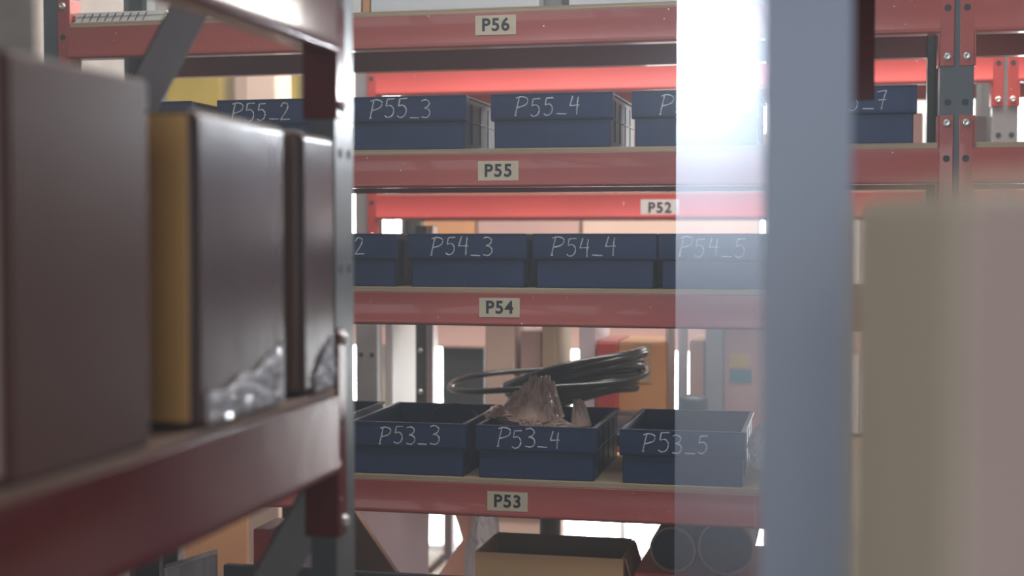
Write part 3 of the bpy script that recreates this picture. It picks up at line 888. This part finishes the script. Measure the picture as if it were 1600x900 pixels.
def cling(r, hy, h, u0, u1, hh, seed, label):
    """crumpled wrap clinging to the lower part of a glossy face"""
    m = MB(); grid = []
    for i in range(25):
        row = []
        for j in range(13):
            u, v = i / 24, j / 12
            edge = .75 + .35 * noise.noise(Vector((u * 4, seed, 0)))
            b_ = min(u, 1 - u, v, 1 - v) * 8
            lift = min(1, b_) * (.009 * abs(noise.noise(Vector((u * 5, v * 5, seed)))) + .006 * abs(noise.noise(Vector((u * 11, v * 11, seed + 3)))))
            p = Vector((.0012 + lift, -hy + (u0 + (u1 - u0) * u) * 2 * hy, .003 + v * h * hh * edge * (.45 + u * .8)))
            row.append(m.bm.verts.new(p))
        grid.append(row)
    for i in range(24):
        for j in range(12):
            m.bm.faces.new((grid[i][j], grid[i + 1][j], grid[i + 1][j + 1], grid[i][j + 1]))
    cw = m.build('film_wrap', M['wrap'], r, smooth=False, label=label)
    sol = cw.modifiers.new('solidify', 'SOLIDIFY'); sol.thickness = .0006; sol.offset = 1
cling(r, hy, h, .08, .94, .23, 1.7, 'crumpled clear film on the lower face')
r, hy, h = left_carton(472, 530, 214, .34, M['boxgloss'], M['card_dark'], 'glossy brown box tight against the grey upright of the shaded red rack', .010)
cling(r, hy, h, .30, .85, .22, 6.2, 'narrow clear film added to imitate a reflection on the lower face')  # film added in place of a white reflection on the box

# ------------------------------------------------------------------ nearest rack on the other side of the aisle: two uprights and a beige carton
XB = X_(1195, 1.0)
YN, YFAR = 1.0, 2.0
# local x runs towards the camera (-Y): far frame first
Bk = rack('bluegrey_rack', 'blue grey rack upright blurred close in front of the hazy strip', (XB, YFAR, 0), math.radians(-90),
          [.031, YFAR - YN, YFAR + .9], .48, [0.45, 1.27, 1.885 + .06], 2.4, .06, M['maroon'], M['bluegrey'], pw=.060, pd=.058, sf=.098,
          up=.015, down=.16, bays=[(0, 0), (1, 0), (2, 0), (0, 1), (1, 1), (2, 1)])
# beige carton on its shelf, turned
BX = thing('beige_carton', 'beige and brown carton corner very close to the camera, strongly blurred', 'box', (0.036, .43, 1.2796), math.radians(10.5))
hb = Z_(300, .45, 1460) - 1.2796
MB().box(0, .22, 0, .16, 0, hb).build('body', M['beige'], BX, bevel=.003)
MB().box(.002, .218, .001, .0795, hb, hb + .003).build('flap', M['beige'], BX)
MB().box(.002, .218, .0805, .159, hb, hb + .003).build('flap', M['beige'], BX)
MB().box(.0015, .219, -.0012, .0, .002, hb - .002).build('side_panel', M['boxpale'], BX, label='browner side of the carton')

# ------------------------------------------------------------------ milky plastic curtain strip and the lamp added behind it for the glare
YS = 2.18
sx0, sx1 = X_(1056, YS), X_(1262, YS)
S = thing('curtain_strip', 'milky plastic curtain strip hanging beside the blurred blue grey pole', 'curtain strip', (sx0, YS, 0))
ws = sx1 - sx0
out_, in_ = [], []
N = 18
x = y = 0.0
curve = []
for k in range(N + 1):
    t = k / N
    ang = math.radians(4 + 62 * t ** 1.3)
    curve.append((x, y))
    x += math.cos(ang); y += math.sin(ang) * .55
sc = ws / curve[-1][0]
m = MB()
vs = [[m.bm.verts.new((a * sc, -b_ * sc, z)) for a, b_ in curve] for z in (.03, 3.36)]
for k in range(N): m.bm.faces.new((vs[0][k], vs[0][k + 1], vs[1][k + 1], vs[1][k]))
st = m.build('strip_sheet', M['pvc'], S, smooth=True)
MB().box(-.02, ws + .02, -.13, .02, 3.36, 3.40).build('hanging_rail', M['alu'], S, bevel=.002)

lp = at(1125, 132, 2.33)
Lm = thing('added_glare_lamp', 'added lamp glaring through the milky plastic strip', 'lamp', (lp.x, lp.y, lp.z))
aim = Matrix.Rotation(math.radians(2), 4, 'Z') @ Matrix.Rotation(math.radians(90), 4, 'X')      # opening towards -y
MB().lathe([(.004, -.026), (.014, -.022), (.0225, -.010), (.024, 0), (.021, .012), (.012, .024), (.004, .029)], 24, aim).build('bulb', M['bulb'], Lm, smooth=True)
MB().lathe([(.060, -.006), (.062, -.006), (.058, -.024), (.042, -.038), (.020, -.046), (.016, -.064), (.004, -.066), (.004, -.044), (.018, -.043), (.039, -.035), (.055, -.022), (.060, -.006)], 32, aim, cap=False).build('reflector', M['white'], Lm, smooth=True)
MB().tube(smooth_line([aim @ Vector((0, 0, -.060)), Vector((-.004, .055, .045)), Vector((0, .03, .14)), Vector((0, 0, .40)), Vector((0, 0, 3.4 - lp.z))], 8), .0028, 8).build('cord', M['white'], Lm, smooth=True)

# ------------------------------------------------------------------ thin even haze in the air
if HAZE > 0:
    nt = world.node_tree
    vs_ = nt.nodes.new('ShaderNodeVolumeScatter')
    vs_.inputs['Density'].default_value = HAZE
    vs_.inputs['Color'].default_value = (0.86, 0.93, 1.0, 1)
    vs_.inputs['Anisotropy'].default_value = 0.2
    nt.links.new(vs_.outputs[0], nt.nodes['World Output'].inputs['Volume'])
